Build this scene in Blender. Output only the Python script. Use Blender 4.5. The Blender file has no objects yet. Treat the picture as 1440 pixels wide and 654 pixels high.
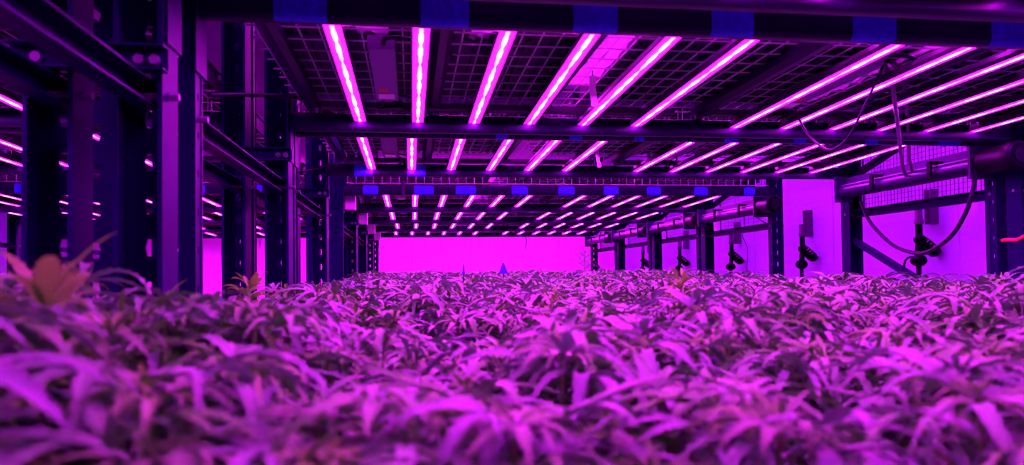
import bpy, bmesh, math, random
from mathutils import Vector, Matrix

S = bpy.context.scene
COL = S.collection
ZC = 1.5                     # camera height; heights below are given relative to it
F = 1016.0                   # focal length in pixels of the 1440 px wide frame
VX, VY, ROLL = 578.0, 390.0, 0.0124

# ------------------------------------------------------------------ camera
def make_camera():
    cam = bpy.data.cameras.new('camera')
    co = bpy.data.objects.new('camera', cam)
    COL.objects.link(co)
    cam.sensor_width = 36.0
    cam.lens = F / 1440 * 36.0
    cam.clip_start = 0.01
    p = math.radians(1.4)
    yaw = 0.137
    for _ in range(20):
        R = (Matrix.Rotation(-yaw, 3, 'Z') @ Matrix.Rotation(math.pi / 2 + p, 3, 'X') @ Matrix.Rotation(-ROLL, 3, 'Z'))
        v = R.transposed() @ Vector((0, 1, 0))
        px = 720 + F * v.x / -v.z
        yaw -= (VX - px) / F
    py = 327 - F * v.y / -v.z
    cam.shift_y = (VY - py) / 1440
    co.matrix_world = Matrix.Translation((0, 0, ZC)) @ R.to_4x4()
    cam.dof.use_dof = True
    cam.dof.focus_distance = 3.6
    cam.dof.aperture_fstop = 4.0
    S.camera = co
    vs = S.view_settings
    S.display_settings.display_device = 'sRGB'
    vs.view_transform = 'Standard'; vs.look = 'None'; vs.gamma = 1.0; vs.use_curve_mapping = False
    vs.exposure = 1.9
make_camera()

# photo pixel -> world, on a plane across the racks (Y) or along them (X)
def AT(px, py, Y):
    k = (px - VX) * 0.99 / F
    X = k * 0.99 * Y / (1 - 0.137 * k)
    zc = 0.99 * Y + 0.137 * X
    return Vector((X, Y, ZC + (VY - ROLL * (px - VX) - py) * zc / F))
def ATX(px, py, X):
    zc = X * F / (0.99 * (px - VX))
    Y = (zc - 0.137 * X) / 0.99
    return Vector((X, Y, ZC + (VY - ROLL * (px - VX) - py) * zc / F))

# ------------------------------------------------------------------ materials
def new_mat(name):
    m = bpy.data.materials.new(name)
    m.use_nodes = True
    return m, m.node_tree, m.node_tree.nodes['Principled BSDF']

def mat(name, col, rough=0.5, metal=0.0, noise=0.0, scale=30.0, bump=0.0, spec=0.3, tint=None):
    m, nt, b = new_mat(name)
    b.inputs['Base Color'].default_value = (*col, 1)
    b.inputs['Roughness'].default_value = rough
    b.inputs['Metallic'].default_value = metal
    b.inputs['Specular IOR Level'].default_value = spec
    if tint: b.inputs['Specular Tint'].default_value = (*tint, 1)
    if noise or bump:
        tc = nt.nodes.new('ShaderNodeTexCoord')
        n = nt.nodes.new('ShaderNodeTexNoise')
        n.inputs['Scale'].default_value = scale
        n.inputs['Detail'].default_value = 5
        nt.links.new(tc.outputs['Object'], n.inputs['Vector'])
        if noise:
            mr = nt.nodes.new('ShaderNodeMapRange')
            mr.inputs[1].default_value = 0.3; mr.inputs[2].default_value = 0.7
            mr.inputs[3].default_value = 1 - noise; mr.inputs[4].default_value = 1 + noise
            nt.links.new(n.outputs[0], mr.inputs[0])
            mx = nt.nodes.new('ShaderNodeMix'); mx.data_type = 'RGBA'; mx.blend_type = 'MULTIPLY'
            mx.inputs[0].default_value = 1
            mx.inputs[6].default_value = (*col, 1)
            nt.links.new(mr.outputs[0], mx.inputs[7])
            nt.links.new(mx.outputs[2], b.inputs['Base Color'])
        if bump:
            bp = nt.nodes.new('ShaderNodeBump')
            bp.inputs['Strength'].default_value = bump
            bp.inputs['Distance'].default_value = 0.01
            nt.links.new(n.outputs[0], bp.inputs['Height'])
            nt.links.new(bp.outputs[0], b.inputs['Normal'])
    return m

def panel_wall(name, col, axis, pitch):
    """painted sheet wall with shallow seams every `pitch` metres along `axis`"""
    m, nt, b = new_mat(name)
    b.inputs['Base Color'].default_value = (*col, 1)
    b.inputs['Roughness'].default_value = 0.45
    tc = nt.nodes.new('ShaderNodeTexCoord')
    sp = nt.nodes.new('ShaderNodeSeparateXYZ')
    nt.links.new(tc.outputs['Object'], sp.inputs[0])
    mu = nt.nodes.new('ShaderNodeMath'); mu.operation = 'PINGPONG'
    mu.inputs[1].default_value = pitch / 2
    nt.links.new(sp.outputs[axis], mu.inputs[0])
    mr = nt.nodes.new('ShaderNodeMapRange')
    mr.inputs[1].default_value = 0.0; mr.inputs[2].default_value = 0.012
    nt.links.new(mu.outputs[0], mr.inputs[0])
    n = nt.nodes.new('ShaderNodeTexNoise')
    n.inputs['Scale'].default_value = 2.2
    mp = nt.nodes.new('ShaderNodeMapping')
    mp.inputs['Scale'].default_value = (0.5, 0.5, 5) if axis == 1 else (5, 0.5, 0.4)
    nt.links.new(tc.outputs['Object'], mp.inputs[0])
    nt.links.new(mp.outputs[0], n.inputs['Vector'])
    ad = nt.nodes.new('ShaderNodeMath'); ad.operation = 'MULTIPLY_ADD'
    ad.inputs[1].default_value = 1.2
    nt.links.new(n.outputs[0], ad.inputs[0]); nt.links.new(mr.outputs[0], ad.inputs[2])
    bp = nt.nodes.new('ShaderNodeBump')
    bp.inputs['Strength'].default_value = 0.5; bp.inputs['Distance'].default_value = 0.02
    nt.links.new(ad.outputs[0], bp.inputs['Height'])
    nt.links.new(bp.outputs[0], b.inputs['Normal'])
    return m

def emit(name, col, strength):
    m, nt, b = new_mat(name)
    b.inputs['Base Color'].default_value = (0.6, 0.4, 0.6, 1)
    b.inputs['Emission Color'].default_value = (*col, 1)
    b.inputs['Emission Strength'].default_value = strength
    return m

def diode_mat(name, k=1.0):
    """row of diodes: groups of white-blue chips alternating with groups of deep red chips"""
    m, nt, b = new_mat(name)
    b.inputs['Base Color'].default_value = (0.5, 0.4, 0.5, 1)
    tc = nt.nodes.new('ShaderNodeTexCoord')
    sp = nt.nodes.new('ShaderNodeSeparateXYZ')
    nt.links.new(tc.outputs['Object'], sp.inputs[0])
    def tri(period, lo, hi):
        pp = nt.nodes.new('ShaderNodeMath'); pp.operation = 'PINGPONG'
        pp.inputs[1].default_value = period / 2
        nt.links.new(sp.outputs[1], pp.inputs[0])
        mr = nt.nodes.new('ShaderNodeMapRange')
        mr.inputs[1].default_value = lo; mr.inputs[2].default_value = hi
        nt.links.new(pp.outputs[0], mr.inputs[0])
        return mr.outputs[0]
    grp = tri(0.300, 0.068, 0.080)         # 0 white-blue group, 1 red group
    bead = tri(0.150, 0.004, 0.030)        # groups narrow where they meet
    dot = tri(0.0125, 0.0012, 0.0026)      # chips
    mx = nt.nodes.new('ShaderNodeMix'); mx.data_type = 'RGBA'
    mx.inputs[6].default_value = (*[c * 80 * k for c in (0.46, 0.017, 1.0)], 1)
    mx.inputs[7].default_value = (*[c * 60 * k for c in (0.85, 0.0045, 0.58)], 1)
    nt.links.new(grp, mx.inputs[0])
    sc = nt.nodes.new('ShaderNodeMapRange')
    sc.inputs[3].default_value = 0.5; sc.inputs[4].default_value = 1.1
    nt.links.new(dot, sc.inputs[0])
    wd = nt.nodes.new('ShaderNodeMapRange')
    wd.inputs[3].default_value = 0.0016; wd.inputs[4].default_value = 0.0044
    nt.links.new(bead, wd.inputs[0])
    ax = nt.nodes.new('ShaderNodeMath'); ax.operation = 'ABSOLUTE'
    nt.links.new(sp.outputs[0], ax.inputs[0])
    dv = nt.nodes.new('ShaderNodeMath'); dv.operation = 'DIVIDE'
    nt.links.new(ax.outputs[0], dv.inputs[0]); nt.links.new(wd.outputs[0], dv.inputs[1])
    fo = nt.nodes.new('ShaderNodeMapRange'); fo.interpolation_type = 'SMOOTHSTEP'
    fo.inputs[1].default_value = 0.7; fo.inputs[2].default_value = 1.5
    fo.inputs[3].default_value = 1.0; fo.inputs[4].default_value = 0.03
    nt.links.new(dv.outputs[0], fo.inputs[0])
    pm = nt.nodes.new('ShaderNodeMath'); pm.operation = 'MULTIPLY'
    nt.links.new(sc.outputs[0], pm.inputs[0]); nt.links.new(fo.outputs[0], pm.inputs[1])
    sc = pm
    nt.links.new(mx.outputs[2], b.inputs['Emission Color'])
    nt.links.new(sc.outputs[0], b.inputs['Emission Strength'])
    return m

def film_mat(name):
    m, nt, b = new_mat(name)
    b.inputs['Base Color'].default_value = (0.7, 0.5, 0.75, 1)
    tr = nt.nodes.new('ShaderNodeBsdfTranslucent'); tr.inputs[0].default_value = (0.8, 0.6, 0.85, 1)
    ms = nt.nodes.new('ShaderNodeMixShader'); ms.inputs[0].default_value = 0.6
    nt.links.new(b.outputs[0], ms.inputs[1]); nt.links.new(tr.outputs[0], ms.inputs[2])
    nt.links.new(ms.outputs[0], nt.nodes['Material Output'].inputs['Surface'])
    return m

def leaf_mat(name, dark, light, thin=0.10):
    m, nt, b = new_mat(name)
    at = nt.nodes.new('ShaderNodeAttribute'); at.attribute_name = 'tint'
    oi = nt.nodes.new('ShaderNodeObjectInfo')
    ad = nt.nodes.new('ShaderNodeMath'); ad.operation = 'MULTIPLY_ADD'
    ad.inputs[1].default_value = 0.35; ad.use_clamp = True
    sb = nt.nodes.new('ShaderNodeMath'); sb.operation = 'SUBTRACT'; sb.inputs[1].default_value = 0.5
    nt.links.new(oi.outputs['Random'], sb.inputs[0])
    nt.links.new(sb.outputs[0], ad.inputs[0]); nt.links.new(at.outputs['Fac'], ad.inputs[2])
    mx = nt.nodes.new('ShaderNodeMix'); mx.data_type = 'RGBA'
    mx.inputs[6].default_value = (*dark, 1); mx.inputs[7].default_value = (*light, 1)
    nt.links.new(ad.outputs[0], mx.inputs[0])
    nt.links.new(mx.outputs[2], b.inputs['Base Color'])
    b.inputs['Roughness'].default_value = 0.42
    b.inputs['Specular IOR Level'].default_value = 0.45
    tr = nt.nodes.new('ShaderNodeBsdfTranslucent')
    nt.links.new(mx.outputs[2], tr.inputs[0])
    ms = nt.nodes.new('ShaderNodeMixShader'); ms.inputs[0].default_value = thin
    nt.links.new(b.outputs[0], ms.inputs[1]); nt.links.new(tr.outputs[0], ms.inputs[2])
    nt.links.new(ms.outputs[0], nt.nodes['Material Output'].inputs['Surface'])
    return m

M = {
    'steel':   mat('dark_blue_paint', (0.0045, 0.0012, 0.034), 0.5, 0.0, 0.12, 9, 0.03, 0.10, (0.2, 0.15, 1.0)),
    'beam':    mat('dark_beam_paint', (0.009, 0.0035, 0.030), 0.34, 0.0, 0.1, 9, 0.0, 0.26, (0.5, 0.35, 1.0)),
    'zinc':    mat('zinc_wire', (0.8, 0.6, 0.85), 0.35, 0.6),
    'darkwire':mat('dark_wire', (0.10, 0.08, 0.16), 0.5),
    'alu':     mat('lamp_housing', (0.12, 0.10, 0.16), 0.35, 0.5),
    'driver':  mat('driver_case', (0.21, 0.10, 0.32), 0.5),
    'black':   mat('black_plastic', (0.002, 0.001, 0.004), 0.45, spec=0.09, tint=(.5, .4, 1)),
    'rubber':  mat('black_rubber', (0.006, 0.004, 0.012), 0.45, spec=0.22, tint=(.5, .4, 1)),
    'greycab': mat('grey_cable', (0.12, 0.10, 0.15), 0.4),
    'tape':    mat('blue_tape', (0.03, 0.035, 0.68), 0.6, 0, 0.2, 60, 0.2),
    'white':   mat('white_plastic', (0.8, 0.62, 0.82), 0.5),
    'tray':    mat('tray_plastic', (0.018, 0.012, 0.036), 0.5, 0, 0.1, 4, 0, 0.25, (0.5, 0.4, 1.0)),
    'coco':    mat('growing_medium', (0.09, 0.055, 0.05), 0.95, 0, 0.5, 60, 0.6),
    'paper':   mat('paper', (0.85, 0.7, 0.85), 0.7),
    'orange':  mat('orange_print', (0.75, 0.16, 0.03), 0.6),
    'red':     mat('red_plastic', (0.85, 0.04, 0.06), 0.45),
    'blue':    mat('blue_card', (0.05, 0.08, 0.9), 0.5),
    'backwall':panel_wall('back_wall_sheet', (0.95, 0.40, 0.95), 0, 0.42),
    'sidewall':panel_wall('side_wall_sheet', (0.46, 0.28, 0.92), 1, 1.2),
    'ceil':    mat('ceiling_paint', (0.5, 0.45, 0.55), 0.7),
    'floor':   mat('concrete', (0.25, 0.24, 0.26), 0.6, 0, 0.2, 3, 0.1),
    'channel': mat('wall_channel_steel', (0.10, 0.08, 0.16), 0.4),
    'panel':   mat('duct_panel', (0.016, 0.005, 0.045), 0.5, spec=.2, tint=(.4, .3, 1)),
    'young':   leaf_mat('young_leaf', (0.13, 0.95, 0.032), (0.14, 0.85, 0.06), 0.4),
    'diode':   diode_mat('diode_light'),
    'lens':    emit('lens_glow', (0.78, 0.0007, 0.84), 11.5),
    'fan_leaf':leaf_mat('fan_leaf', (0.040, 0.85, 0.012), (0.132, 0.45, 0.185)),
    'tip_leaf':leaf_mat('tip_leaf', (0.078, 0.95, 0.015), (0.105, 0.6, 0.095)),
    'film':    film_mat('milky_film'),
    'stem':    mat('stem', (0.15, 0.7, 0.08), 0.55),
}

# ------------------------------------------------------------------ mesh helpers
class MB:
    def __init__(s):
        s.v, s.f = [], []
    def quad_strip(s, rings, close=True, caps=True):
        b = len(s.v); n = len(rings[0])
        for r in rings: s.v += [tuple(p) for p in r]
        for i in range(len(rings) - 1):
            for j in range(n if close else n - 1):
                k = (j + 1) % n
                s.f.append((b + i * n + j, b + i * n + k, b + (i + 1) * n + k, b + (i + 1) * n + j))
        if caps and close:
            s.f.append(tuple(b + j for j in reversed(range(n))))
            s.f.append(tuple(b + (len(rings) - 1) * n + j for j in range(n)))
        return s
    def box(s, x0, x1, y0, y1, z0, z1):
        s.quad_strip([[(x0, y0, z), (x1, y0, z), (x1, y1, z), (x0, y1, z)] for z in (z0, z1)])
        return s
    def prof_x(s, prof, x0, x1):      # profile of (y,z), extruded along x
        s.quad_strip([[(x, y, z) for y, z in prof] for x in (x0, x1)]); return s
    def prof_y(s, prof, y0, y1):      # profile of (x,z), extruded along y
        s.quad_strip([[(x, y, z) for x, z in reversed(prof)] for y in (y0, y1)]); return s
    def bar(s, p0, p1, w, h, up=(0, 0, 1)):
        p0, p1 = Vector(p0), Vector(p1)
        d = (p1 - p0).normalized(); a = d.cross(Vector(up)).normalized(); u = a.cross(d)
        s.quad_strip([[p + a * (i * w / 2) + u * (j * h / 2) for i, j in ((-1, -1), (1, -1), (1, 1), (-1, 1))] for p in (p0, p1)])
        return s
    def tube(s, pts, r, n=10, radii=None):
        pts = [Vector(p) for p in pts]
        rings, a = [], None
        for i, p in enumerate(pts):
            d = (pts[min(i + 1, len(pts) - 1)] - pts[max(i - 1, 0)]).normalized()
            if a is None:
                a = d.orthogonal().normalized()
            a = (a - d * a.dot(d)).normalized()
            b = d.cross(a)
            rr = radii[i] if radii else r
            rings.append([p + (a * math.cos(t) + b * math.sin(t)) * rr for t in (2 * math.pi * j / n for j in range(n))])
        s.quad_strip(rings); return s
    def build(s, name, material, parent=None, smooth=False, thick=0, bevel=0):
        me = bpy.data.meshes.new(name)
        me.from_pydata(s.v, [], s.f)
        bm = bmesh.new(); bm.from_mesh(me)
        if thick:
            bmesh.ops.remove_doubles(bm, verts=bm.verts, dist=1e-5)
            bmesh.ops.recalc_face_normals(bm, faces=bm.faces)
            bmesh.ops.solidify(bm, geom=bm.faces[:], thickness=thick)
        bmesh.ops.recalc_face_normals(bm, faces=bm.faces)
        if bevel:
            bmesh.ops.bevel(bm, geom=[e for e in bm.edges if len(e.link_faces) == 2 and e.calc_face_angle(0) > 0.7], offset=bevel, segments=2, affect='EDGES', profile=0.6)
        bm.to_mesh(me); bm.free()
        me.materials.append(M[material] if isinstance(material, str) else material)
        if smooth:
            me.polygons.foreach_set('use_smooth', [True] * len(me.polygons))
            try: me.set_sharp_from_angle(angle=math.radians(40))
            except Exception: pass
        o = bpy.data.objects.new(name, me)
        COL.objects.link(o)
        if parent is not None: o.parent = parent
        return o

def smooth_path(pts, n=8):
    """Catmull-Rom through the points"""
    P = [Vector(p) for p in pts]
    P = [P[0] * 2 - P[1]] + P + [P[-1] * 2 - P[-2]]
    out = []
    for i in range(1, len(P) - 2):
        for k in range(n):
            t = k / n
            out.append(0.5 * (2 * P[i] + (P[i + 1] - P[i - 1]) * t + (2 * P[i - 1] - 5 * P[i] + 4 * P[i + 1] - P[i + 2]) * t * t
                              + (3 * P[i] - P[i - 1] - 3 * P[i + 1] + P[i + 2]) * t ** 3))
    out.append(P[-2])
    return out

def tag(o, label, cat, group=None, kind=None):
    o['label'] = label; o['category'] = cat
    if group: o['group'] = group
    elif 'group' in o.keys(): del o['group']
    if kind: o['kind'] = kind
    return o
def thing(name, loc=(0, 0, 0)):
    o = bpy.data.objects.new(name, None); COL.objects.link(o)
    o.location = loc; o.empty_display_size = 0.1
    return o
KIDS = {}
def kids(o):
    return list(o.children)
def copy_tree(o, loc=None, parent=None):
    c = o.copy(); COL.objects.link(c)
    if parent is not None: c.parent = parent
    for ch in kids(o): copy_tree(ch, None, c)
    if loc is not None: c.location = loc
    return c
def struct(name, mb, m):
    o = mb.build(name, m); o['kind'] = 'structure'; return o

# ------------------------------------------------------------------ layout
# depth of the racks, front and back of each row, from the camera's own row on
ROWS = [(0.16, 1.34), (1.46, 2.60), (2.66, 3.73), (4.52, 5.70), (5.76, 6.94), (7.00, 8.18), (8.24, 9.42)]
ORD = ['camera-side', 'first', 'second', 'third', 'fourth', 'fifth', 'sixth']
XL, XR = -0.41, 2.385              # inner faces of the posts of the bay the camera looks along
PW = 0.080                         # post width
OFF = -3.015                        # the neighbouring bay lies this far to the side
ZTOP = 2.02                        # top of posts, relative

# room
struct('floor', MB().box(-4.6, 3.1, -2.6, 10.2, -0.1, 0.0), 'floor')
struct('ceiling', MB().box(-4.6, 3.1, -2.6, 10.2, 3.7, 3.8), 'ceil')
struct('wall_back', MB().box(-4.6, 3.1, 10.1, 10.2, 0.0, 3.7), 'backwall')
struct('wall_right', MB().box(3.0, 3.1, -2.6, 10.1, 0.0, 3.7), 'sidewall')
struct('wall_left', MB().box(-4.6, -4.5, -2.6, 10.1, 0.0, 3.7), 'sidewall')

# ------------------------------------------------------------------ rack uprights
def slotted(mb, p0, axis_w, w, z0, z1, pitch, sw, sh):
    """vertical strip with a column of six-sided through slots; p0 = bottom edge start, axis_w = unit vector across"""
    p0 = Vector(p0); a = Vector(axis_w)
    n = int((z1 - z0) / pitch)
    def P(u, z): return tuple(p0 + a * u + Vector((0, 0, z)))
    for i in range(n):
        za = z0 + i * pitch; zb = za + pitch; zm = (za + zb) / 2; c = w / 2
        b = len(mb.v)
        hexa = [P(c - sw * .32, zm - sh / 2), P(c + sw * .32, zm - sh / 2), P(c + sw / 2, zm), P(c + sw * .32, zm + sh / 2), P(c - sw * .32, zm + sh / 2), P(c - sw / 2, zm)]
        outr = [P(0, za), P(w, za), P(w, zm), P(w, zb), P(0, zb), P(0, zm)]
        mb.v += hexa + outr
        for k in range(6):
            l = (k + 1) % 6
            mb.f.append((b + k, b + 6 + k, b + 6 + l, b + l))
    if z0 + n * pitch < z1:
        b = len(mb.v)
        mb.v += [P(0, z0 + n * pitch), P(w, z0 + n * pitch), P(w, z1), P(0, z1)]
        mb.f.append((b, b + 1, b + 2, b + 3))

def make_post(y, d, parent):
    """omega upright, slotted face at y, opening towards d (+1 away / -1)"""
    mb = MB()
    z0, z1 = 0.02, ZC + ZTOP
    slotted(mb, (0, y, 0), (1, 0, 0), PW, z0, z1, 0.075, 0.018, 0.030)
    for x, s in ((0, 1), (PW, -1)):
        ya, yb = y, y + d * 0.034
        slotted(mb, (x, ya, 0), (0, d, 0), 0.034, z0, z1, 0.075, 0.007, 0.016)
        b = len(mb.v)
        x2, y2 = x + s * 0.003, y + d * 0.062
        x3 = x2 + s * 0.006
        mb.v += [(x, yb, z0), (x, yb, z1), (x2, y2, z0), (x2, y2, z1), (x3, y2, z0), (x3, y2, z1)]
        mb.f += [(b, b + 1, b + 3, b + 2), (b + 2, b + 3, b + 5, b + 4)]
    o = mb.build('post', 'steel', parent, thick=0.0022)
    yc = y + d * 0.03
    MB().box(-0.012, PW + 0.012, yc - 0.05, yc + 0.05, 0.0, 0.012).build('foot_plate', 'steel', o)
    return o

def c_channel(mb, p0, p1, h, w, flip, t=0.003):
    """channel lying along y: web towards +x, flanges inwards"""
    (x, y0, z), (_, y1, z2) = p0, p1
    prof = [(0, 0), (w, 0), (w, h), (0, h), (0, h - t), (w - t, h - t), (w - t, t), (0, t)]
    if flip: prof = [(w - a, b) for a, b in prof]
    mb.quad_strip([[(x + px, y0, z + pz) for px, pz in prof], [(x + px, y1, z2 + pz) for px, pz in prof]])
    return mb

def make_upright(depth, braced, low):
    t = thing('rack_upright')
    make_post(0.0, 1, t)
    make_post(depth, -1, t)
    xw = PW / 2 - 0.016
    for h in (-1.2, -0.45, 0.297, 1.45):
        c_channel(MB(), (xw, 0.02, ZC + h), (xw, depth - 0.02, ZC + h), 0.042, 0.036, not braced).build('strut', 'steel', t)
    for h0, h1 in (((0.18 if low else -.08, -0.26 if low else -.42), (-0.55, -1.0), (0.52, 0.78), (1.35, 0.95)) if braced else ((-0.1, -0.42), (-0.55, -1.0), (1.35, 0.95))):
        MB().bar((PW / 2, depth - 0.03, ZC + h0), (PW / 2, 0.03, ZC + h1), 0.026, 0.032).build('diagonal_brace', 'steel', t)
    for y in (0.03, depth - 0.03):
        MB().tube([(-0.004, y, ZC + 0.316), (PW + 0.016, y, ZC + 0.316)], 0.0065, 8).build('bolt', 'channel', t, True)
    return t

uprights = {}
protos = {}
def place_upright(x, i, label):
    ya, yb = ROWS[i]
    key = (round(yb - ya, 3), x > 0, i in (2, 6))
    if key not in protos:
        o = protos[key] = make_upright(yb - ya, x > 0, i in (2, 6))
    else:
        o = copy_tree(protos[key])
    o.location = (x, ya, 0)
    tag(o, label, 'rack upright', 'dark rack uprights')
    return o
for i in range(7):
    where = 'closest to the camera' if i == 0 else 'in the %s lit row' % ORD[i]
    place_upright(XL - PW, i, 'slotted rack upright %s, crop side of the doubled posts' % where)
    place_upright(XR + OFF, i, 'slotted rack upright %s, outer side of the doubled posts' % where)
    if i:
        place_upright(XR, i, 'dark slotted rack upright in front of the side wall, %s lit row' % ORD[i])
    if i >= 3:
        place_upright(XL - PW + OFF, i, 'dark slotted rack upright at the far side of the neighbouring bay, %s row' % ORD[i])

# channel pieces that tie the two post lines together
def make_spacer():
    t = thing('row_spacer')
    w, h, d = XL - (XR + OFF) + 0.012, 0.042, 0.03
    mb = MB()
    prof = [(-d, 0), (0, 0), (0, h), (-d, h), (-d, h - .003), (-.003, h - .003), (-.003, .003), (-d, .003)]
    mb.prof_x(prof, -0.012, w)
    mb.build('channel', 'steel', t)
    for x in (0.03, 0.05 + PW * .3, w - 0.045, w - 0.02):
        MB().tube([(x, -0.004, h / 2), (x, -0.012, h / 2)], 0.009, 6).build('bolt', 'channel', t)
    return t
sp0 = None
for i in range(6):
    o = make_spacer() if sp0 is None else copy_tree(sp0)
    sp0 = sp0 or o
    o.location = (XR + OFF, ROWS[i][1] - 0.066, ZC + (0.345 if i == 0 else 0.40))
    if i == 0: o.location.y = ROWS[0][1] - 0.072
    tag(o, 'purple-lit steel channel bolted across the doubled posts at the back of the %s row' % ORD[i], 'bracket', 'row spacers')

# ------------------------------------------------------------------ crossbeams
def rounded(y0, y1, z0, z1, r, n=4):
    out = []
    for cy, cz, a0 in ((y1 - r, z0 + r, -90), (y1 - r, z1 - r, 0), (y0 + r, z1 - r, 90), (y0 + r, z0 + r, 180)):
        for k in range(n + 1):
            a = math.radians(a0 + 90 * k / n)
            out.append((cy + r * math.cos(a), cz + r * math.sin(a)))
    return out

ZB0, ZB1 = 0.513, 0.577
def make_beam(tapes, w=XR - XL, proto=None):
    t = thing('rack_crossbeam')
    if proto is None:
        MB().prof_x(rounded(0, 0.042, ZB0, ZB1, 0.014, 5), 0.004, w - 0.004).build('beam_tube', 'beam', t, True)
        for x in (0.001, w - 0.005):
            MB().box(x, x + 0.004, -0.012, 0.062, ZB0 - 0.11, ZB1 + 0.06).build('end_plate', 'steel', t)
    else:
        for ch in kids(proto):
            if not ch.name.startswith('tape_patch'):
                copy_tree(ch, None, t)
    for x0, x1 in tapes:
        # tape wraps the front face and the rounded lower edge
        prof = [p for p in rounded(-0.0012, 0.0432, ZB0 - 0.0012, ZB1 + 0.0012, 0.0146, 5)]
        front = [p for p in prof if p[0] < 0.028 and p[1] < ZB1 - 0.004]
        front.sort(key=lambda p: math.atan2(p[1] - 0.545, p[0] - 0.03) % (2 * math.pi))
        xm = (x1 - x0) * 0.06
        rings = [[(x0 + (xm if k in (0, 1) else 0), *p) for k, p in enumerate(front)], [(x1 - (xm * 1.6 if k in (0, 1) else 0), *p) for k, p in enumerate(front)]]
        o = MB().quad_strip(rings, close=False).build('tape_patch', 'tape', t, thick=0.0006)
        o['label'] = 'blue painter tape wrapped on the beam'
    return t
def tape_px(pairs, Y):
    return [(AT(a, 0, Y).x - XL, AT(b, 0, Y).x - XL) for a, b in pairs]
B0T = [(386, 462), (595, 664), (812, 875), (1008, 1068), (1208, 1270), (1405, 1462)]
B1T = [(700, 716), (804, 822), (896, 910), (1024, 1043), (1122, 1139), (1223, 1241), (1326, 1358)]
B3T = [(511, 533), (583, 611), (642, 671), (721, 744), (787, 810), (851, 872), (912, 932), (979, 998), (1049, 1065)]
B4T = [(560, 576), (700, 720), (735, 757), (895, 912), (952, 965)]
B2T = [(499, 525), (574, 600)]
beam0 = None
for bay, bx in (('', XL), ('neighbouring ', XL + OFF)):
    for i, (ya, yb) in enumerate(ROWS):
        for end in (0, 1):
            if i == 0 and end == 0: continue
            y = ya if end == 0 else yb - 0.042
            tp = []
            if not bay:
                if i == 1 and end == 0: tp = tape_px(B0T, y)
                if i == 2 and end == 0: tp = tape_px(B1T, y)
                if i == 3 and end == 0: tp = tape_px(B3T, y)
                if i == 2 and end == 1: tp = tape_px(B2T, y)
                if i == 4 and end == 0: tp = tape_px(B4T, y)
            elif i in (3,) and end == 0: tp = [(0.5 + k * .33, 0.56 + k * .33) for k in range(7)]
            o = make_beam(tp, proto=beam0)
            beam0 = beam0 or o
            o.location = (bx, y, ZC)
            side = 'front' if end == 0 else 'back'
            ext = ' with blue tape' if tp else ''
            tag(o, 'dark crossbeam%s, %s of the %s lamp row%s' % (ext, side, ORD[i], ', neighbouring bay' if bay else ' over the crop'), 'rack beam', 'rack crossbeams')

# ------------------------------------------------------------------ wire decks
def make_deck(depth, w=XR - XL):
    t = thing('wire_deck')
    mb = MB(); s = 0.0019; zt = 0.628
    x = 0.03
    while x < w - 0.02:
        mb.box(x - s, x + s, -0.006, depth + 0.006, zt, zt + 2 * s)
        for y in (-0.008, depth + 0.005):
            mb.box(x - s, x + s, y, y + 2 * s, 0.582, zt + 2 * s)
        x += 0.052
    y = 0.0
    while y < depth + 0.01:
        mb.box(0.01, w - 0.01, y - s, y + s, zt - 2 * s, zt); y += 0.094
    for y in (-0.010, depth + 0.007):
        mb.box(0.02, w - 0.02, y, y + 2 * s, 0.580, 0.580 + 2 * s)
    mb.build('wire_mesh', 'zinc', t)
    for x in (-0.335, 0.085, 0.470, 1.075, 1.53, 2.28):
        xx = x - XL
        mb = MB()
        mb.prof_y([(xx - .024, .600), (xx - .010, .585), (xx + .010, .585), (xx + .024, .600), (xx + .024, .6235), (xx - .024, .6235)], 0.047, depth - 0.047)
        for ya, yb in ((-.006, .047), (depth - .047, depth + .006)):
            mb.box(xx - .02, xx + .02, ya, yb, 0.6, 0.6235)
        mb.build('support_channel', 'beam', t)
    return t
dp = {}
for bay, bx in (('', XL), ('neighbouring ', XL + OFF)):
    for i, (ya, yb) in enumerate(ROWS):
        k = round(yb - ya, 3)
        o = copy_tree(dp[k]) if k in dp else make_deck(yb - ya)
        dp.setdefault(k, o)
        o.location = (bx, ya, ZC)
        tag(o, 'galvanised wire deck above the lamps of the %s row%s' % (ORD[i], ' in the neighbouring bay' if bay else ' over the crop'), 'wire deck', 'wire shelf decks')

# upper trays standing on the decks
def make_tray(w, d):
    t = thing('grow_tray')
    mb = MB()
    h = 0.07
    # shell with ribbed underside
    n = 26
    for k in range(n):
        x0 = w * k / n
        mb.box(x0 + .012, x0 + w / n - .012, 0.02, d - 0.02, 0.0, 0.012)
    mb.box(0, w, 0, d, 0.012, 0.02)
    for a in ((0, w, 0, .012), (0, w, d - .012, d), (0, .012, 0, d), (w - .012, w, 0, d)):
        mb.box(*a, 0.02, h)
    mb.build('tray_shell', 'tray', t)
    o, i_ = [(-.008, -.008), (w + .008, -.008), (w + .008, d + .008), (-.008, d + .008)], [(.003, .003), (w - .003, .003), (w - .003, d - .003), (.003, d - .003)]
    rim = MB()
    for k in range(4):
        l = (k + 1) % 4
        rim.quad_strip([[(*p, z) for p, z in ((q[k], h), (q2[k], h), (q2[k], h + .006), (q[k], h + .006))] for q, q2 in ((o, i_),)] + [[(*p, z) for p, z in ((o[l], h), (i_[l], h), (i_[l], h + .006), (o[l], h + .006))]], caps=False)
    rim.build('rim', 'tray', t, thick=0)
    return t
tp = {}
SLIT = 0.12
COLS = [(-0.39, 0.515), (0.62, 1.46), (1.50, 2.365)]
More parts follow.
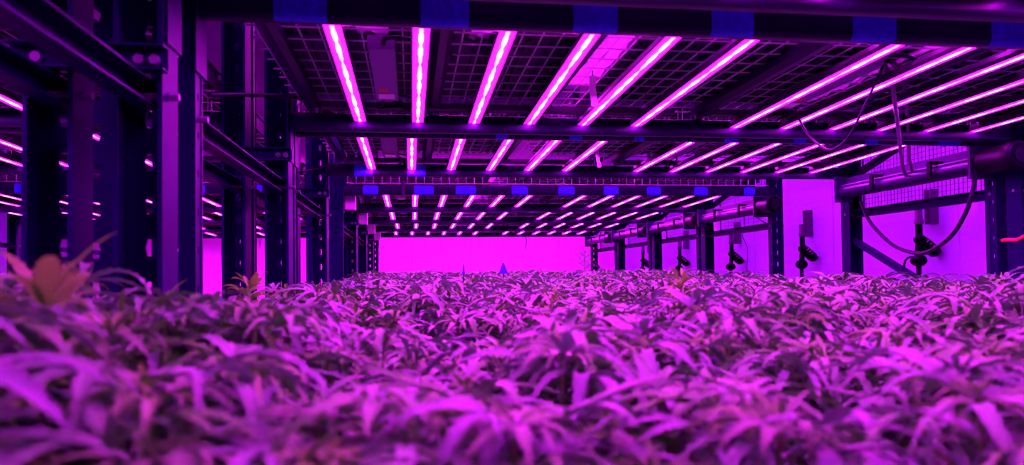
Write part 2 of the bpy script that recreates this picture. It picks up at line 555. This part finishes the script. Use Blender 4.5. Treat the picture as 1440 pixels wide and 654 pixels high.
for bay, bx in (('', 0), ('neighbouring ', OFF)):
    for i, (ya, yb) in enumerate(ROWS):
        tot = yb - ya - SLIT - 0.04
        for e, half in ((0, .30 * tot), (1, .70 * tot)):
            for c, (xa, xb) in enumerate(COLS):
                k = (round(half, 3), c)
                o = copy_tree(tp[k]) if k in tp else make_tray(xb - xa, half)
                tp.setdefault(k, o)
                o.location = (bx + xa, ya + 0.02 + e * (.30 * tot + SLIT), ZC + 0.6335)
                tag(o, 'dark tray on the wire deck, %s part, %s row, %s column%s' % (('front', 'back')[e], ORD[i], ('post-side', 'middle', 'wall-side')[c], ', neighbouring bay' if bay else ''), 'tray', 'trays on the wire decks')

# crumpled plastic film lying in the gaps between those trays
def film(x0, x1, y0, y1, label, seed):
    r = random.Random(seed)
    mb = MB(); nx, ny = 5, max(4, int((y1 - y0) / .03))
    t = thing('plastic_film', ((x0 + x1) / 2, y0, ZC + .634))
    rows = []
    for j in range(ny + 1):
        rows.append([(x0 - t.location.x + (x1 - x0) * i / nx + r.uniform(-.004, .004), (y1 - y0) * j / ny + r.uniform(-.005, .005), r.uniform(0, .012)) for i in range(nx + 1)])
    mb.quad_strip(rows, close=False)
    mb.build('film_sheet', 'film', t)
    return tag(t, label, 'plastic film', 'plastic film on the first deck')
film(.525, .605, 1.50, 2.35, 'long crumpled strip of plastic film glowing pink in the gap beside a lamp bar', 1)
film(.16, .215, 1.81, 1.925, 'small glowing patch of plastic film above the third lamp bar', 2)
film(-.135, -.055, 1.81, 1.925, 'small glowing patch of plastic film above the driver box', 3)
film(1.465, 1.495, 1.50, 2.5, 'thin strip of plastic film between the trays above the wall-side lamp', 4)

# ------------------------------------------------------------------ grow lights
BL = 1.04
def make_light():
    t = thing('hanging_grow_light')
    for k in range(6):
        x = (k - 2.5) * 0.199
        bar_ = MB().prof_y([(x - .024, .0), (x - .0195, 0), (x - .0195, .004), (x + .0195, .004), (x + .0195, 0), (x + .024, 0), (x + .022, .012), (x + .012, .028), (x - .012, .028), (x - .022, .012)], -BL / 2, BL / 2).build('light_bar', 'alu', t)
        lens = MB().box(x - .0185, x + .0185, -BL / 2 + .004, BL / 2 - .004, 0.0015, 0.0035).build('lens', 'lens', bar_)
        lens['label'] = 'glowing magenta lens'
        ds = MB().box(-.0075, .0075, -BL / 2 + .012, BL / 2 - .012, -0.0005, 0.0013).build('diode_strip', 'diode', bar_)
        ds.location.x = x
        ds['label'] = 'row of white-hot and red diodes'
    for y in (-BL / 2 + 0.07, BL / 2 - 0.07):
        MB().prof_x([(y - .018, .0285), (y + .018, .0285), (y + .018, .048), (y - .018, .048)], -.62, .62).build('cross_rail', 'alu', t, bevel=.002)
    x = -0.398
    drv = MB().box(x - .036, x + .036, -0.17, 0.345, .031, .070).build('driver_box', 'driver', t, bevel=.005)
    st = MB()
    for dx in (-.018, -.009, .0):
        st.box(x + dx - .0025, x + dx + .0025, .19, .235, .0300, .0306)
    st.box(x - .022, x + .004, .228, .235, .0300, .0306)
    st.build('orange_print', 'orange', drv)['label'] = 'orange printed marks'
    MB().box(x - .026, x + .024, .26, .315, .0300, .0306).build('rating_label', 'paper', drv)['label'] = 'pale rating label'
    MB().tube(smooth_path([(x + .005, -.172, .045), (x + .015, -.20, .05), (x + .07, -.20, .05), (x + .16, -.16, .04), (x + .19, -.10, .032)], 6), .006, 8).build('power_cable', 'rubber', t, True)
    mb = MB()
    rr = random.Random(4)
    for q in range(5):
        p = [(x - .02 + q * .012, .345, .05)]
        for s in range(3):
            p.append((x + rr.uniform(-.05, .09), .37 + s * .035 + rr.uniform(-.01, .01), .025 + rr.uniform(-.015, .03)))
        mb.tube(smooth_path(p, 5), .0035, 6)
    mb.build('wiring_loops', 'rubber', t, True)
    return t
light0 = make_light()
first = True
XOFF = [0, 0, -.02, .005, .01, .03, -.01]
def put_light(x, y, z, label, group):
    global first
    o = light0 if first else copy_tree(light0)
    first = False
    o.location = (x, y, z)
    o.rotation_euler.x = math.radians(-1.1) if z < ZC + 1 else 0
    tag(o, label, 'grow light', group)
for i, (ya, yb) in enumerate(ROWS):
    y = (ya + yb) / 2 + (0.02 if i == 1 else 0)
    for c, x in ((0, 0.327), (1, 1.707)):
        put_light(x + XOFF[i], y, ZC + 0.556, 'glowing six-bar LED grow light under the %s row deck, %s' % (ORD[i], ('beside the doubled post line', 'on the side wall half')[c]), 'LED grow lights over the crop')
    for c, x in ((0, 0.327), (1, 1.707)):
        put_light(x + OFF, y, ZC + 0.556, 'six-bar LED grow light of the neighbouring bay, %s row, %s' % (ORD[i], ('half away from the posts', 'half beside the posts')[c]), 'LED grow lights in the neighbouring bay')
for i in range(1, 7):
    ya, yb = ROWS[i]
    for c, x in ((0, 0.327), (1, 1.707)):
        put_light(x, (ya + yb) / 2, ZC + 1.75, 'LED grow light of the tier above, behind the %s deck, %s' % (ORD[i], ('post side', 'wall side')[c]), 'LED grow lights of the upper tier')
    if i in (1, 2, 6):
        put_light(1.707 + OFF, (ya + yb) / 2, ZC + 1.75, 'LED grow light of the upper tier in the neighbouring bay, %s row' % ORD[i], 'LED grow lights of the upper tier')

# ------------------------------------------------------------------ duct fans, mesh guards, wall fittings on the side wall
def make_duct():
    t = thing('duct_fan')
    L = 0.93
    MB().tube([(0, 0.0, 0), (0, L, 0)], 0.034, 20).build('duct_tube', 'beam', t, True)
    MB().box(0.012, 0.034, 0.0, L, 0.026, 0.075).build('upper_panel', 'panel', t, bevel=.003)
    MB().tube([(-.012, 0, .033), (-.012, L, .033)], 0.004, 8).build('edge_strip', 'channel', t, True)
    for y, r in ((-.006, 0), (L - .004, 0)):
        MB().box(-.05, .05, y, y + .012, -.055, .08).build('end_plate', 'beam', t)
    fan = MB().tube([(0, -.006, 0.012), (0, -.03, 0.012), (0, -.032, 0.012), (0, -.15, 0.012), (0, -.155, 0.012), (0, -.19, 0.012), (0, -.20, 0.012)], 0, 24, [.04, .04, .052, .052, .056, .056, .046]).build('fan_housing', 'black', t, True)
    MB().tube([(0, -.201, .012), (0, -.206, .012)], .03, 16).build('fan_cap', 'rubber', fan, True)
    for y in (0.22, 0.62):
        mb = MB()
        mb.box(-.05, .03, y, y + .022, .040, .052).box(-.05, -.038, y, y + .022, -.02, .052)
        mb.build('clamp_bracket', 'black', t)
    return t
def make_guard():
    t = thing('mesh_guard')
    mb = MB(); s = .0011
    L, z0, z1 = 0.93, 0.345, 0.80
    y = 0.0
    while y <= L + .001:
        mb.box(-s, s, y - s, y + s, z0, z1); y += 0.026
    z = z0
    while z <= z1:
        mb.box(-s, s, 0, L, z - s, z + s); z += 0.026
    mb.build('wire_grid', 'darkwire', t)
    fr = MB()
    for z in (z0, z1): fr.box(-.004, .004, 0, L, z - .004, z + .004)
    for y in (0, L): fr.box(-.004, .004, y - .004, y + .004, z0, z1)
    fr.build('rim', 'darkwire', t)
    return t
def make_valve():
    """pipe drop with a coupling, a slanted valve body and a ball-shaped elbow"""
    t = thing('pipe_drop')
    MB().tube([(0, 0, .36), (0, 0, .30), (0, 0, .295), (0, 0, .27)], 0, 14, [.017, .017, .021, .021]).build('coupling', 'channel', t, True)
    MB().tube([(0, 0, .27), (0, 0, .19)], .0155, 14).build('pipe', 'black', t, True)
    MB().tube([(-.022, -.01, .195), (-.012, -.012, .185), (.015, -.02, .155), (.045, -.03, .115), (.06, -.033, .095), (.066, -.034, .088)], 0, 14, [.018, .028, .032, .033, .026, .012]).build('valve_body', 'black', t, True)
    for k in range(3):
        p = Vector((.0 + k * .012, -.05 - k * .004, .165 - k * .016))
        MB().bar(p, p + Vector((.013, 0, .012)), .002, .003).build('white_band', 'white', t)
    MB().tube([(0, 0, .17), (-.004, 0, .12), (-.01, -.008, .075)], .016, 12).build('lower_pipe', 'black', t, True)
    pts, rad = [], []
    for k in range(9):
        a = math.pi * k / 8
        pts.append((-.015, -.012, .06 + .036 * math.cos(a))); rad.append(max(.006, .037 * math.sin(a)))
    MB().tube(pts, 0, 16, rad).build('elbow', 'black', t, True)
    MB().tube([(-.015, -.012, .03), (-.015, -.012, -1.495)], .012, 10).build('drop_tube', 'rubber', t, True)
    return t
duct0 = guard0 = valve0 = chan0 = None
for i in range(2, 7):
    ya, yb = ROWS[i]
    o = make_duct() if duct0 is None else copy_tree(duct0); duct0 = duct0 or o
    o.location = (2.29, ya - 0.03, ZC + 0.425)
    tag(o, 'black duct tube with fan hung beside the side wall uprights, %s lit row' % ORD[i], 'duct fan', 'duct fans along the side wall')
    o = make_guard() if guard0 is None else copy_tree(guard0); guard0 = guard0 or o
    o.location = (XR + PW + .006, ya + 0.07, ZC)
    tag(o, 'fine dark wire mesh panel between the side wall posts of the %s row' % ORD[i], 'mesh guard', 'mesh guards along the side wall')
VALVES = [(1295, 0.12), (1130, 0.12), (1030, 0.1), (957, 0.1), (905, 0.1)]
for k, (px, h) in enumerate(VALVES):
    p = ATX(px, 300, 2.90)
    o = make_valve() if valve0 is None else copy_tree(valve0); valve0 = valve0 or o
    o.location = (2.90, p.y, ZC + 0.0)
    o.scale = (1.22, 1.22, 1.0)
    tag(o, 'black pipe drop with slanted valve in front of the side wall, %s from the camera' % ORD[k + 1], 'pipe valve', 'pipe drops along the side wall')
    o = None
    if chan0 is None:
        chan0 = o = thing('wall_channel')
        MB().box(-.02, .0, -.03, .03, .0, .2).build('back_strip', 'channel', o)
        MB().box(-.045, -.02, -.03, -.02, .0, .2).box(-.045, -.02, .02, .03, .0, .2).build('flange', 'channel', o)
    else:
        o = copy_tree(chan0)
    o.location = (3.0, p.y - 0.02 + 0.03, ZC + 0.27)
    o.location.y = ATX(px + (23 if k == 0 else 12), 300, 3.0).y
    tag(o, 'short steel channel fixed upright on the side wall, %s from the camera' % ORD[k + 1], 'wall channel', 'wall channels')
    MB().bar((2.93 - 2.9, 0, .325), (3.0 - 2.9 - .04, 0.0, .325), .02, .012).build('clamp', 'channel', None) if False else None

# white boxes on the inner posts of the far rows
cb0 = None
for i in (3, 4, 5, 6):
    if cb0 is None:
        cb0 = o = thing('junction_box')
        MB().box(0, .068, 0, .05, 0, .09).build('case', 'white', o, bevel=.004)
        MB().box(.004, .064, -.004, 0, .004, .086).build('cover', 'white', o, bevel=.001)
    else:
        o = copy_tree(cb0)
    o.location = (XL + 0.004, ROWS[i][0] + 0.07, ZC + 0.425)
    tag(o, 'pale junction box on the doubled posts of the %s lit row, under the beam' % ORD[i], 'junction box', 'junction boxes')

# ------------------------------------------------------------------ cables
def cord(name, pts, r, m, label, cat='cable'):
    o = MB().tube(smooth_path(pts, 10), r, 8).build(name, m, None, True)
    return tag(o, label, cat)
cord('hanging_cable', [AT(1248, 84, 1.9), AT(1254, 93, 1.95), AT(1262, 115, 2.02), AT(1268, 165, 2.2), AT(1271, 200, 2.5), AT(1274, 232, 2.8), ATX(1279, 247, 2.27)], .0075, 'greycab', 'grey cable hanging straight from the first deck to the duct fan')
cord('hanging_cable', [AT(1262, 84, 1.92), AT(1268, 90, 1.98), AT(1275, 100, 2.05), AT(1281, 130, 2.2), AT(1283, 175, 2.5), AT(1283, 215, 2.85), ATX(1287, 241, 2.28)], .0075, 'greycab', 'thick grey cable looping out before dropping to the duct fan, back strand')
cord('hanging_cable', [AT(1252, 84, 1.9), AT(1246, 100, 1.9), AT(1222, 148, 1.92), AT(1200, 190, 1.96), AT(1180, 208, 2.02), AT(1164, 208, 2.1), AT(1143, 190, 2.2), AT(1130, 168, 2.28), AT(1126, 158, 2.33)], .0042, 'rubber', 'thin black cable sagging below the driver box of the wall-side lamp')
cord('hanging_cable', [ATX(1378, 232, 2.27), ATX(1374, 262, 2.26), ATX(1362, 298, 2.25), ATX(1340, 332, 2.25), ATX(1312, 352, 2.26), ATX(1290, 356, 2.27), ATX(1260, 346, 2.29), ATX(1234, 322, 2.32), ATX(1222, 304, 2.35), ATX(1214, 284, 2.38)], .009, 'rubber', 'thick black cable drooping in a loop from the duct fan to the rear post')
cord('hanging_cable', [ATX(1272, 377, 2.6), ATX(1275, 366, 2.6), ATX(1283, 361, 2.65), ATX(1292, 363, 2.8)], .006, 'rubber', 'short black hose curling out beside the pipe valve')
cord('hanging_cable', [AT(298, 133, 2.3), AT(340, 132, 2.35), AT(400, 134, 2.4), AT(440, 142, 2.5), AT(470, 158, 2.6)], .007, 'rubber', 'black cable strung between the doubled posts below the first row deck')
cord('hanging_cable', [AT(421, 242, 3.6), AT(445, 238, 3.6), AT(468, 233, 3.65), AT(488, 239, 3.75), AT(500, 243, 3.78)], .006, 'rubber', 'black cable strung from the doubled posts to the beam of the second row')
cord('hanging_cable', [ATX(1042, 286, 2.3), ATX(1052, 294, 2.3), ATX(1066, 305, 2.3), ATX(1082, 314, 2.3), ATX(1102, 309, 2.36)], .0045, 'rubber', 'thin cable sagging from the duct of the third row to its front post')
cord('hanging_cable', [ATX(1048, 290, 2.92), ATX(1049, 320, 2.92), ATX(1046, 332, 2.92), ATX(1052, 350, 2.92), ATX(1051, 384, 2.92)], .003, 'rubber', 'thin wire hanging in front of the side wall behind the third row')
cord('hanging_cable', [ATX(1412, 338, 2.36), ATX(1422, 337, 2.355), ATX(1433, 337, 2.35), ATX(1446, 331, 2.34)], .007, 'red', 'red cable tied across the post of the first row')
cord('hanging_cable', [AT(739, 330, 9.4), AT(741, 338, 9.45), AT(740, 350, 9.45)], .006, 'rubber', 'short dark wire end dangling in front of the back wall')
cord('hanging_cable', [AT(571, 228, 3.7), AT(570, 244, 3.72), AT(568, 258, 3.72), AT(568, 276, 3.72)], .009, 'rubber', 'dark cord dangling from the back beam of the second row')

# hanging paper strips
def strip(px, y0, y1, Y, w, label, sub=None):
    a, b = AT(px, y0, Y), AT(px + 2, y1, Y)
    mb = MB()
    n = 6
    rings = []
    for k in range(n + 1):
        t = k / n
        c = a.lerp(b, t) + Vector((0, .008 * math.sin(t * 4), 0))
        rings.append([c + Vector((-w / 2, 0, 0)), c + Vector((w / 2, .004 * math.sin(5 * t), 0)), c + Vector((w / 2, .004 * math.sin(5 * t) + .0012, 0)), c + Vector((-w / 2, .0012, 0))])
    mb.quad_strip(rings)
    t = thing('hanging_tag', a)
    o = mb.build('strip', 'paper', t)
    o.location = -a
    s = MB().tube([a + Vector((0, 0, .045)), a], .0015, 6).build('string', 'rubber', t); s.location = -a
    return tag(t, label, 'tag', 'hanging paper tags')
strip(838, 104, 149, 2.15, .021, 'pale narrow paper tag hanging among the lamp bars of the first row')
strip(843, 206, 235, 3.2, .016, 'pale narrow paper tag hanging among the lamp bars of the second row')

# ------------------------------------------------------------------ benches under the crop
def make_bench(w, d):
    t = thing('grow_bench')
    z = ZC - 0.52
    mb = MB().box(0, w, 0, d, z - .03, z)
    for a in ((0, w, 0, .015), (0, w, d - .015, d), (0, .015, 0, d), (w - .015, w, 0, d)):
        mb.box(*a, z, z + .09)
    mb.build('bench_tray', 'tray', t)
    MB().box(.016, w - .016, .016, d - .016, z, z + .06).build('growing_medium', 'coco', t)
    for x in (.06, w - .06):
        for y in (.06, d - .06):
            MB().box(x - .02, x + .02, y - .02, y + .02, 0, z - .03).build('leg', 'beam', t)
    return t
bn = {}
for i, (ya, yb) in enumerate(ROWS):
    d = yb - ya - 0.0
    k = round(d, 3)
    o = copy_tree(bn[k]) if k in bn else make_bench(XR - XL - .02, d)
    bn.setdefault(k, o)
    o.location = (XL + .01, ya, 0)
    tag(o, 'shallow grow bench under the plants of the %s row' % ORD[i], 'grow bench', 'grow benches')
for i in (3, 4, 5, 6):
    o = copy_tree(bn[round(ROWS[i][1] - ROWS[i][0], 3)])
    o.location = (XL + OFF + .01, ROWS[i][0], 0)
    tag(o, 'shallow grow bench in the neighbouring bay, %s row' % ORD[i], 'grow bench', 'grow benches')

# ------------------------------------------------------------------ plants
class Leafy:
    def __init__(s):
        s.v, s.f, s.t = [], [], []
    def leaflet(s, p, d, u, L, W, rise, droop, tint, nseg=15, curl=0.0):
        """serrated leaflet from p along d, lifted by rise and bending down by droop"""
        w = d.cross(u).normalized()
        b = len(s.v)
        for i in range(nseg + 1):
            t = i / nseg
            prof = (math.sin(math.pi * min(1, t ** 0.75)) ** 0.8 if 0 < t < 1 else 0) * (1 - 0.28 * t) + 0.02
            if 0 < i < nseg: prof *= 1.0 if i % 2 else 0.74
            c = p + d * (L * t * (1 - 0.22 * droop * t)) + u * (L * (rise * t - droop * t * t)) + w * (curl * L * t * t)
            e = w * (W * prof)
            up = u * (W * prof * 0.42) + d * (L * 0.02 * (i % 2))
            s.v += [c - e + up, c, c + e + up]
            s.t += [min(1, tint + .12), max(0, tint - .08), min(1, tint + .12)]  # pale margins, partly the gloss on leaf edges painted into the tint; darker midrib
            if i:
                k = b + (i - 1) * 3
                s.f += [(k, k + 1, k + 4, k + 3), (k + 1, k + 2, k + 5, k + 4)]
    def petiole(s, p0, p1, r, tint):
        d = (p1 - p0).normalized(); a = d.orthogonal().normalized(); c = d.cross(a)
        b = len(s.v)
        for p in (p0, p1):
            for j in range(3):
                an = 2 * math.pi * j / 3
                s.v.append(p + (a * math.cos(an) + c * math.sin(an)) * r); s.t.append(tint)
        for j in range(3):
            k = (j + 1) % 3
            s.f.append((b + j, b + k, b + 3 + k, b + 3 + j))
    def fan_leaf(s, p, az, L, rng, pet=0.05, lift=0.5, n=5, rise=0.35, droop=0.75, tint=0.5, wid=0.10):
        out = Vector((math.cos(az), math.sin(az), 0))
        q = p + (out * math.cos(lift) + Vector((0, 0, math.sin(lift)))) * pet
        s.petiole(p, q, 0.0013, tint)
        tilt = rng.uniform(-.35, .35)
        side = Vector((-out.y, out.x, 0))
        up = (Vector((0, 0, 1)) + side * tilt).normalized()
        sd = up.cross(out).normalized(); fw = sd.cross(up).normalized()
        angs = {3: (-42, 0, 42), 5: (-78, -38, 0, 38, 78), 7: (-108, -72, -35, 0, 35, 72, 108)}[n]
        fac = {3: (.7, 1, .7), 5: (.55, .88, 1, .88, .55), 7: (.38, .68, .92, 1, .92, .68, .38)}[n]
        for a, fc in zip(angs, fac):
            a = math.radians(a + rng.uniform(-7, 7))
            d = fw * math.cos(a) + sd * math.sin(a)
            l = L * fc * rng.uniform(.92, 1.06)
            s.leaflet(q, d, up, l, l * wid * rng.uniform(.9, 1.1), rise * rng.uniform(.7, 1.3), droop * rng.uniform(.75, 1.25), min(1, max(0, tint + rng.uniform(-.12, .12))), curl=rng.uniform(-.12, .12))
    def build(s, name, m, parent):
        me = bpy.data.meshes.new(name)
        me.from_pydata([tuple(v) for v in s.v], [], s.f)
        at = me.attributes.new('tint', 'FLOAT', 'POINT')
        at.data.foreach_set('value', s.t)
        me.materials.append(M[m])
        me.polygons.foreach_set('use_smooth', [True] * len(me.polygons))
        o = bpy.data.objects.new(name, me); COL.objects.link(o); o.parent = parent
        return o

PH = 0.47
def make_plant(seed, tall=False, big=1.0):
    rng = random.Random(seed)
    t = thing('cannabis_plant')
    stems, fan, tip = MB(), Leafy(), Leafy()
    stems.tube([(0, 0, 0), (.004, 0, .2), (0, .004, PH - .06)], 0, 7, [.007, .006, .003])
    ns = 6
    for k in range(ns):
        az = 2 * math.pi * (k + rng.uniform(-.25, .25)) / (ns - 1) if k else 0
        r = 0 if k == 0 else rng.uniform(.07, .135)
        top = PH * rng.uniform(.93, 1.0) if k == 0 else PH * rng.uniform(.84, .97)
        base = Vector((0, 0, .16 + .02 * k))
        head = Vector((r * math.cos(az), r * math.sin(az), top - .045))
        mid = base.lerp(head, .55) + Vector((r * .3 * math.cos(az), r * .3 * math.sin(az), -.01))
        pts = smooth_path([base, mid, head], 4)
        stems.tube(pts, 0, 6, [.0045 - .0022 * j / (len(pts) - 1) for j in range(len(pts))])
        # growing tip: a rosette of small leaves, inner ones upright
        a0 = rng.uniform(0, 6.28)
        for j in range(7):
            a = a0 + j * 2.4
            inner = j < 3
            tip.fan_leaf(head + Vector((0, 0, .010 * (6 - j) / 6)), a, (rng.uniform(.03, .045) if inner else rng.uniform(.055, .08)) * big, rng,
                         pet=.006 if inner else .016, lift=1.0 if inner else .45, n=3 if inner else 5,
                         rise=1.1 if inner else .5, droop=.6 if inner else .75, tint=rng.uniform(0, 1) ** 1.3, wid=.105)
        # fan leaves below the tip
        for lvl in range(5):
            z = head.z - .008 - .026 * lvl
            q = head.lerp(mid, min(1, .10 + .2 * lvl))
            for h in range(2):
                a = a0 + lvl * 1.57 + h * math.pi + rng.uniform(-.5, .5)
                fan.fan_leaf(Vector((q.x, q.y, z)), a, rng.uniform(.09, .15) * big, rng, pet=rng.uniform(.025, .06), lift=rng.uniform(.3, .95),
                             n=7 if rng.random() < .4 else 5, rise=rng.uniform(.3, .7), droop=rng.uniform(.5, .95), tint=min(1, max(0, rng.gauss(.56, .36))), wid=rng.uniform(.066, .092))
    # older leaves lower down that close the gaps
    for j in range(9):
        a = j * 2.4 + rng.uniform(-.3, .3)
        fan.fan_leaf(Vector((0, 0, rng.uniform(.16, .30))), a, rng.uniform(.11, .15), rng, pet=rng.uniform(.05, .09), lift=.5, n=7, rise=.2, droop=.6, tint=rng.uniform(.2, .8))
    stems.build('stem', 'stem', t, True)
    fan.build('fan_leaves', 'fan_leaf', t)
    tip.build('tip_leaves', 'tip_leaf', t)
    return t

plants = [make_plant(11 + k) for k in range(7)]
used = [False] * len(plants)
rng = random.Random(5)
ZP = ZC - 0.46            # surface of the growing medium
def put_plant(x, y, top, label, group, v=None, rot=None):
    """top = height of the plant's tip, relative to the camera"""
    v = rng.randrange(len(plants)) if v is None else v
    o = plants[v] if not used[v] else copy_tree(plants[v])
    used[v] = True
    sz = (top + 0.46) / PH
    o.location = (x, y, ZP)
    o.rotation_euler.z = rng.uniform(0, 6.28) if rot is None else rot
    o.scale = (1.0, 1.0, sz)
    tag(o, label, 'cannabis plant', group)
    return o
def top_at(x, y):
    zc = .99 * y + .137 * x
    # the crop rises a little with distance; right around the camera it is lower
    if y < 1.4:
        return -0.085 + 0.05 * (y / 1.4) + 0.02 * min(2, abs(x)) + (.055 * min(1, max(0, (-x - .05) / .25)))
    if y < 4: return -0.03 + 0.016 * (y - 1.4)
    return 0.018 + .010 * (y - 4)
LOOK = ['blurred leafy cannabis plant close to the camera, in front of the first crossbeam posts',
        'leafy cannabis plant on the first lit row bench',
        'leafy cannabis plant on the second lit row bench',
        'small distant cannabis plant on the third lit row bench',
        'small distant cannabis plant on the fourth lit row bench',
        'tiny distant cannabis plant on the fifth lit row bench',
        'tiny distant cannabis plant on the sixth lit row bench, before the back wall']
for i, (ya, yb) in enumerate(ROWS):
    nx, ny = 11, 4
    for r in range(ny):
        y0 = ya + .12 + (yb - ya - .24) * r / (ny - 1)
        for c in range(nx):
            x = XL + .13 + (XR - XL - .26) * (c + (.25 if r % 2 else -.25)) / (nx - 1) + rng.uniform(-.04, .04)
            x = min(max(x, XL + .05), XR - .05)
            y = y0 + rng.uniform(-.04, .04)
            if i == 0 and (y < 0.36 or x > .25 + .9 * y or x < -.35 - .6 * y) : continue
            top = top_at(x, y) + rng.gauss(0, .016)
            if y < .5: top -= .03
            put_plant(x, y, top, LOOK[i], 'plants of the %s row' % ORD[i])

# plants leaning out between the posts next to the camera
EX = [(-.395, .74, .030, 'tall blurred plant with upright brownish tip leaves, in front of the doubled posts'),
      (-.44, .98, .030, 'blurred plant leaning between the doubled posts, behind the brown-tipped one'),
      (-.47, .78, .012, 'blurred plant at the frame edge, under the horizontal strut of the doubled posts'),
      (-.33, 1.02, .022, 'blurred plant with a long arching leaf in front of the doubled posts'),
      (-.36, .56, .000, 'strongly blurred plant below the brown-tipped one'),
      (-.30, .86, .012, 'blurred plant beside the brown-tipped one, toward the middle of the crop')]
for x, y, top, lab in EX:
    put_plant(x, y, top, lab, None)

def big_shoot(loc, label, seed, size):
    """a shoot of broad young leaves standing above the crop"""
    r = random.Random(seed)
    t = thing('cannabis_plant', loc)
    lf = Leafy()
    st = MB().tube([(0, 0, -.36), (0, 0, -.1), (0, 0, 0)], 0, 7, [.006, .005, .003])
    for j in range(10):
        lf.fan_leaf(Vector((0, 0, -.008 * j)), j * 2.4 + .4, size * (.55 + .05 * j), r, pet=.012, lift=1.1 - .06 * j, n=3 if j < 4 else 5, rise=1.2 - .09 * j, droop=.5 + .03 * j, tint=.12 * r.random(), wid=.17)
    st.build('stem', 'stem', t, True)
    lf.build('tip_leaves', 'young', t)
    return tag(t, label, 'cannabis plant')
p = AT(62, 428, .72); big_shoot(p, 'young shoot with broad orange-brown leaves rising before the outer posts', 3, .105)
p = AT(958, 395, 1.9); big_shoot(p, 'brownish upright shoot standing above the crop before the mesh-guarded wall', 8, .09)
p = AT(775, 420, 1.7); big_shoot(p, 'small brownish shoot with stubby upright leaves in the middle of the crop', 9, .055)
p = AT(350, 402, 1.75); big_shoot(p, 'upright pale shoot beside the foot of the doubled posts', 12, .085)

# tall airy stalk before the back wall
def stalk():
    r = random.Random(2)
    base = AT(822, 388, 9.0)
    t = thing('cannabis_plant', base)
    lf = Leafy()
    st = MB().tube([(0, 0, -.42), (.01, 0, 0), (0, 0, .30)], 0, 6, [.006, .005, .002])
    for k in range(26):
        z = .04 + .27 * k / 26
        a = k * 2.4
        d = Vector((math.cos(a), math.sin(a), .5)) * (.17 * (1 - .6 * k / 26))
        st.tube([(0, 0, z), Vector((0, 0, z)) + d], .0014, 4)
        for q in range(4):
            lf.fan_leaf(Vector((0, 0, z)) + d * (.4 + .2 * q), r.uniform(0, 6.28), .035, r, pet=.004, n=3, tint=r.random(), wid=.16)
    st.build('stem', 'stem', t, True); lf.build('fan_leaves', 'fan_leaf', t)
    tag(t, 'tall airy stalk with tiny leaves rising above the crop before the back wall', 'cannabis plant')
stalk()

# blue marker cards and the red tie among the plants
def card(px, y0, y1, w, Y, label):
    b = AT(px, y1, Y); h = AT(px, y0, Y).z - b.z
    t = thing('marker_card', b)
    mb = MB()
    mb.quad_strip([[(-w / 2, y, 0), (w / 2, y, 0), (w * .08, y, h), (-w * .08, y, h)] for y in (-.002, .002)])
    mb.build('card', 'blue', t)
    MB().box(-.003, .003, .002, .006, -.35, h * .5).build('stake', 'beam', t)
    return tag(t, label, 'marker card', 'blue marker cards')
card(708, 370, 385, .062, 4.7, 'small blue triangular card standing above the crop before the back wall')
card(652, 371, 386, .02, 4.6, 'narrow blue card half hidden by a shoot before the back wall')
tie = MB().tube(smooth_path([AT(862, 514, .85), AT(878, 512, .87), AT(888, 522, .87), AT(893, 534, .86), AT(890, 545, .85)], 8), .0045, 8).build('plant_tie', 'red', None, True)
tag(tie, 'curved red plastic plant tie among the blurred leaves', 'plant tie')
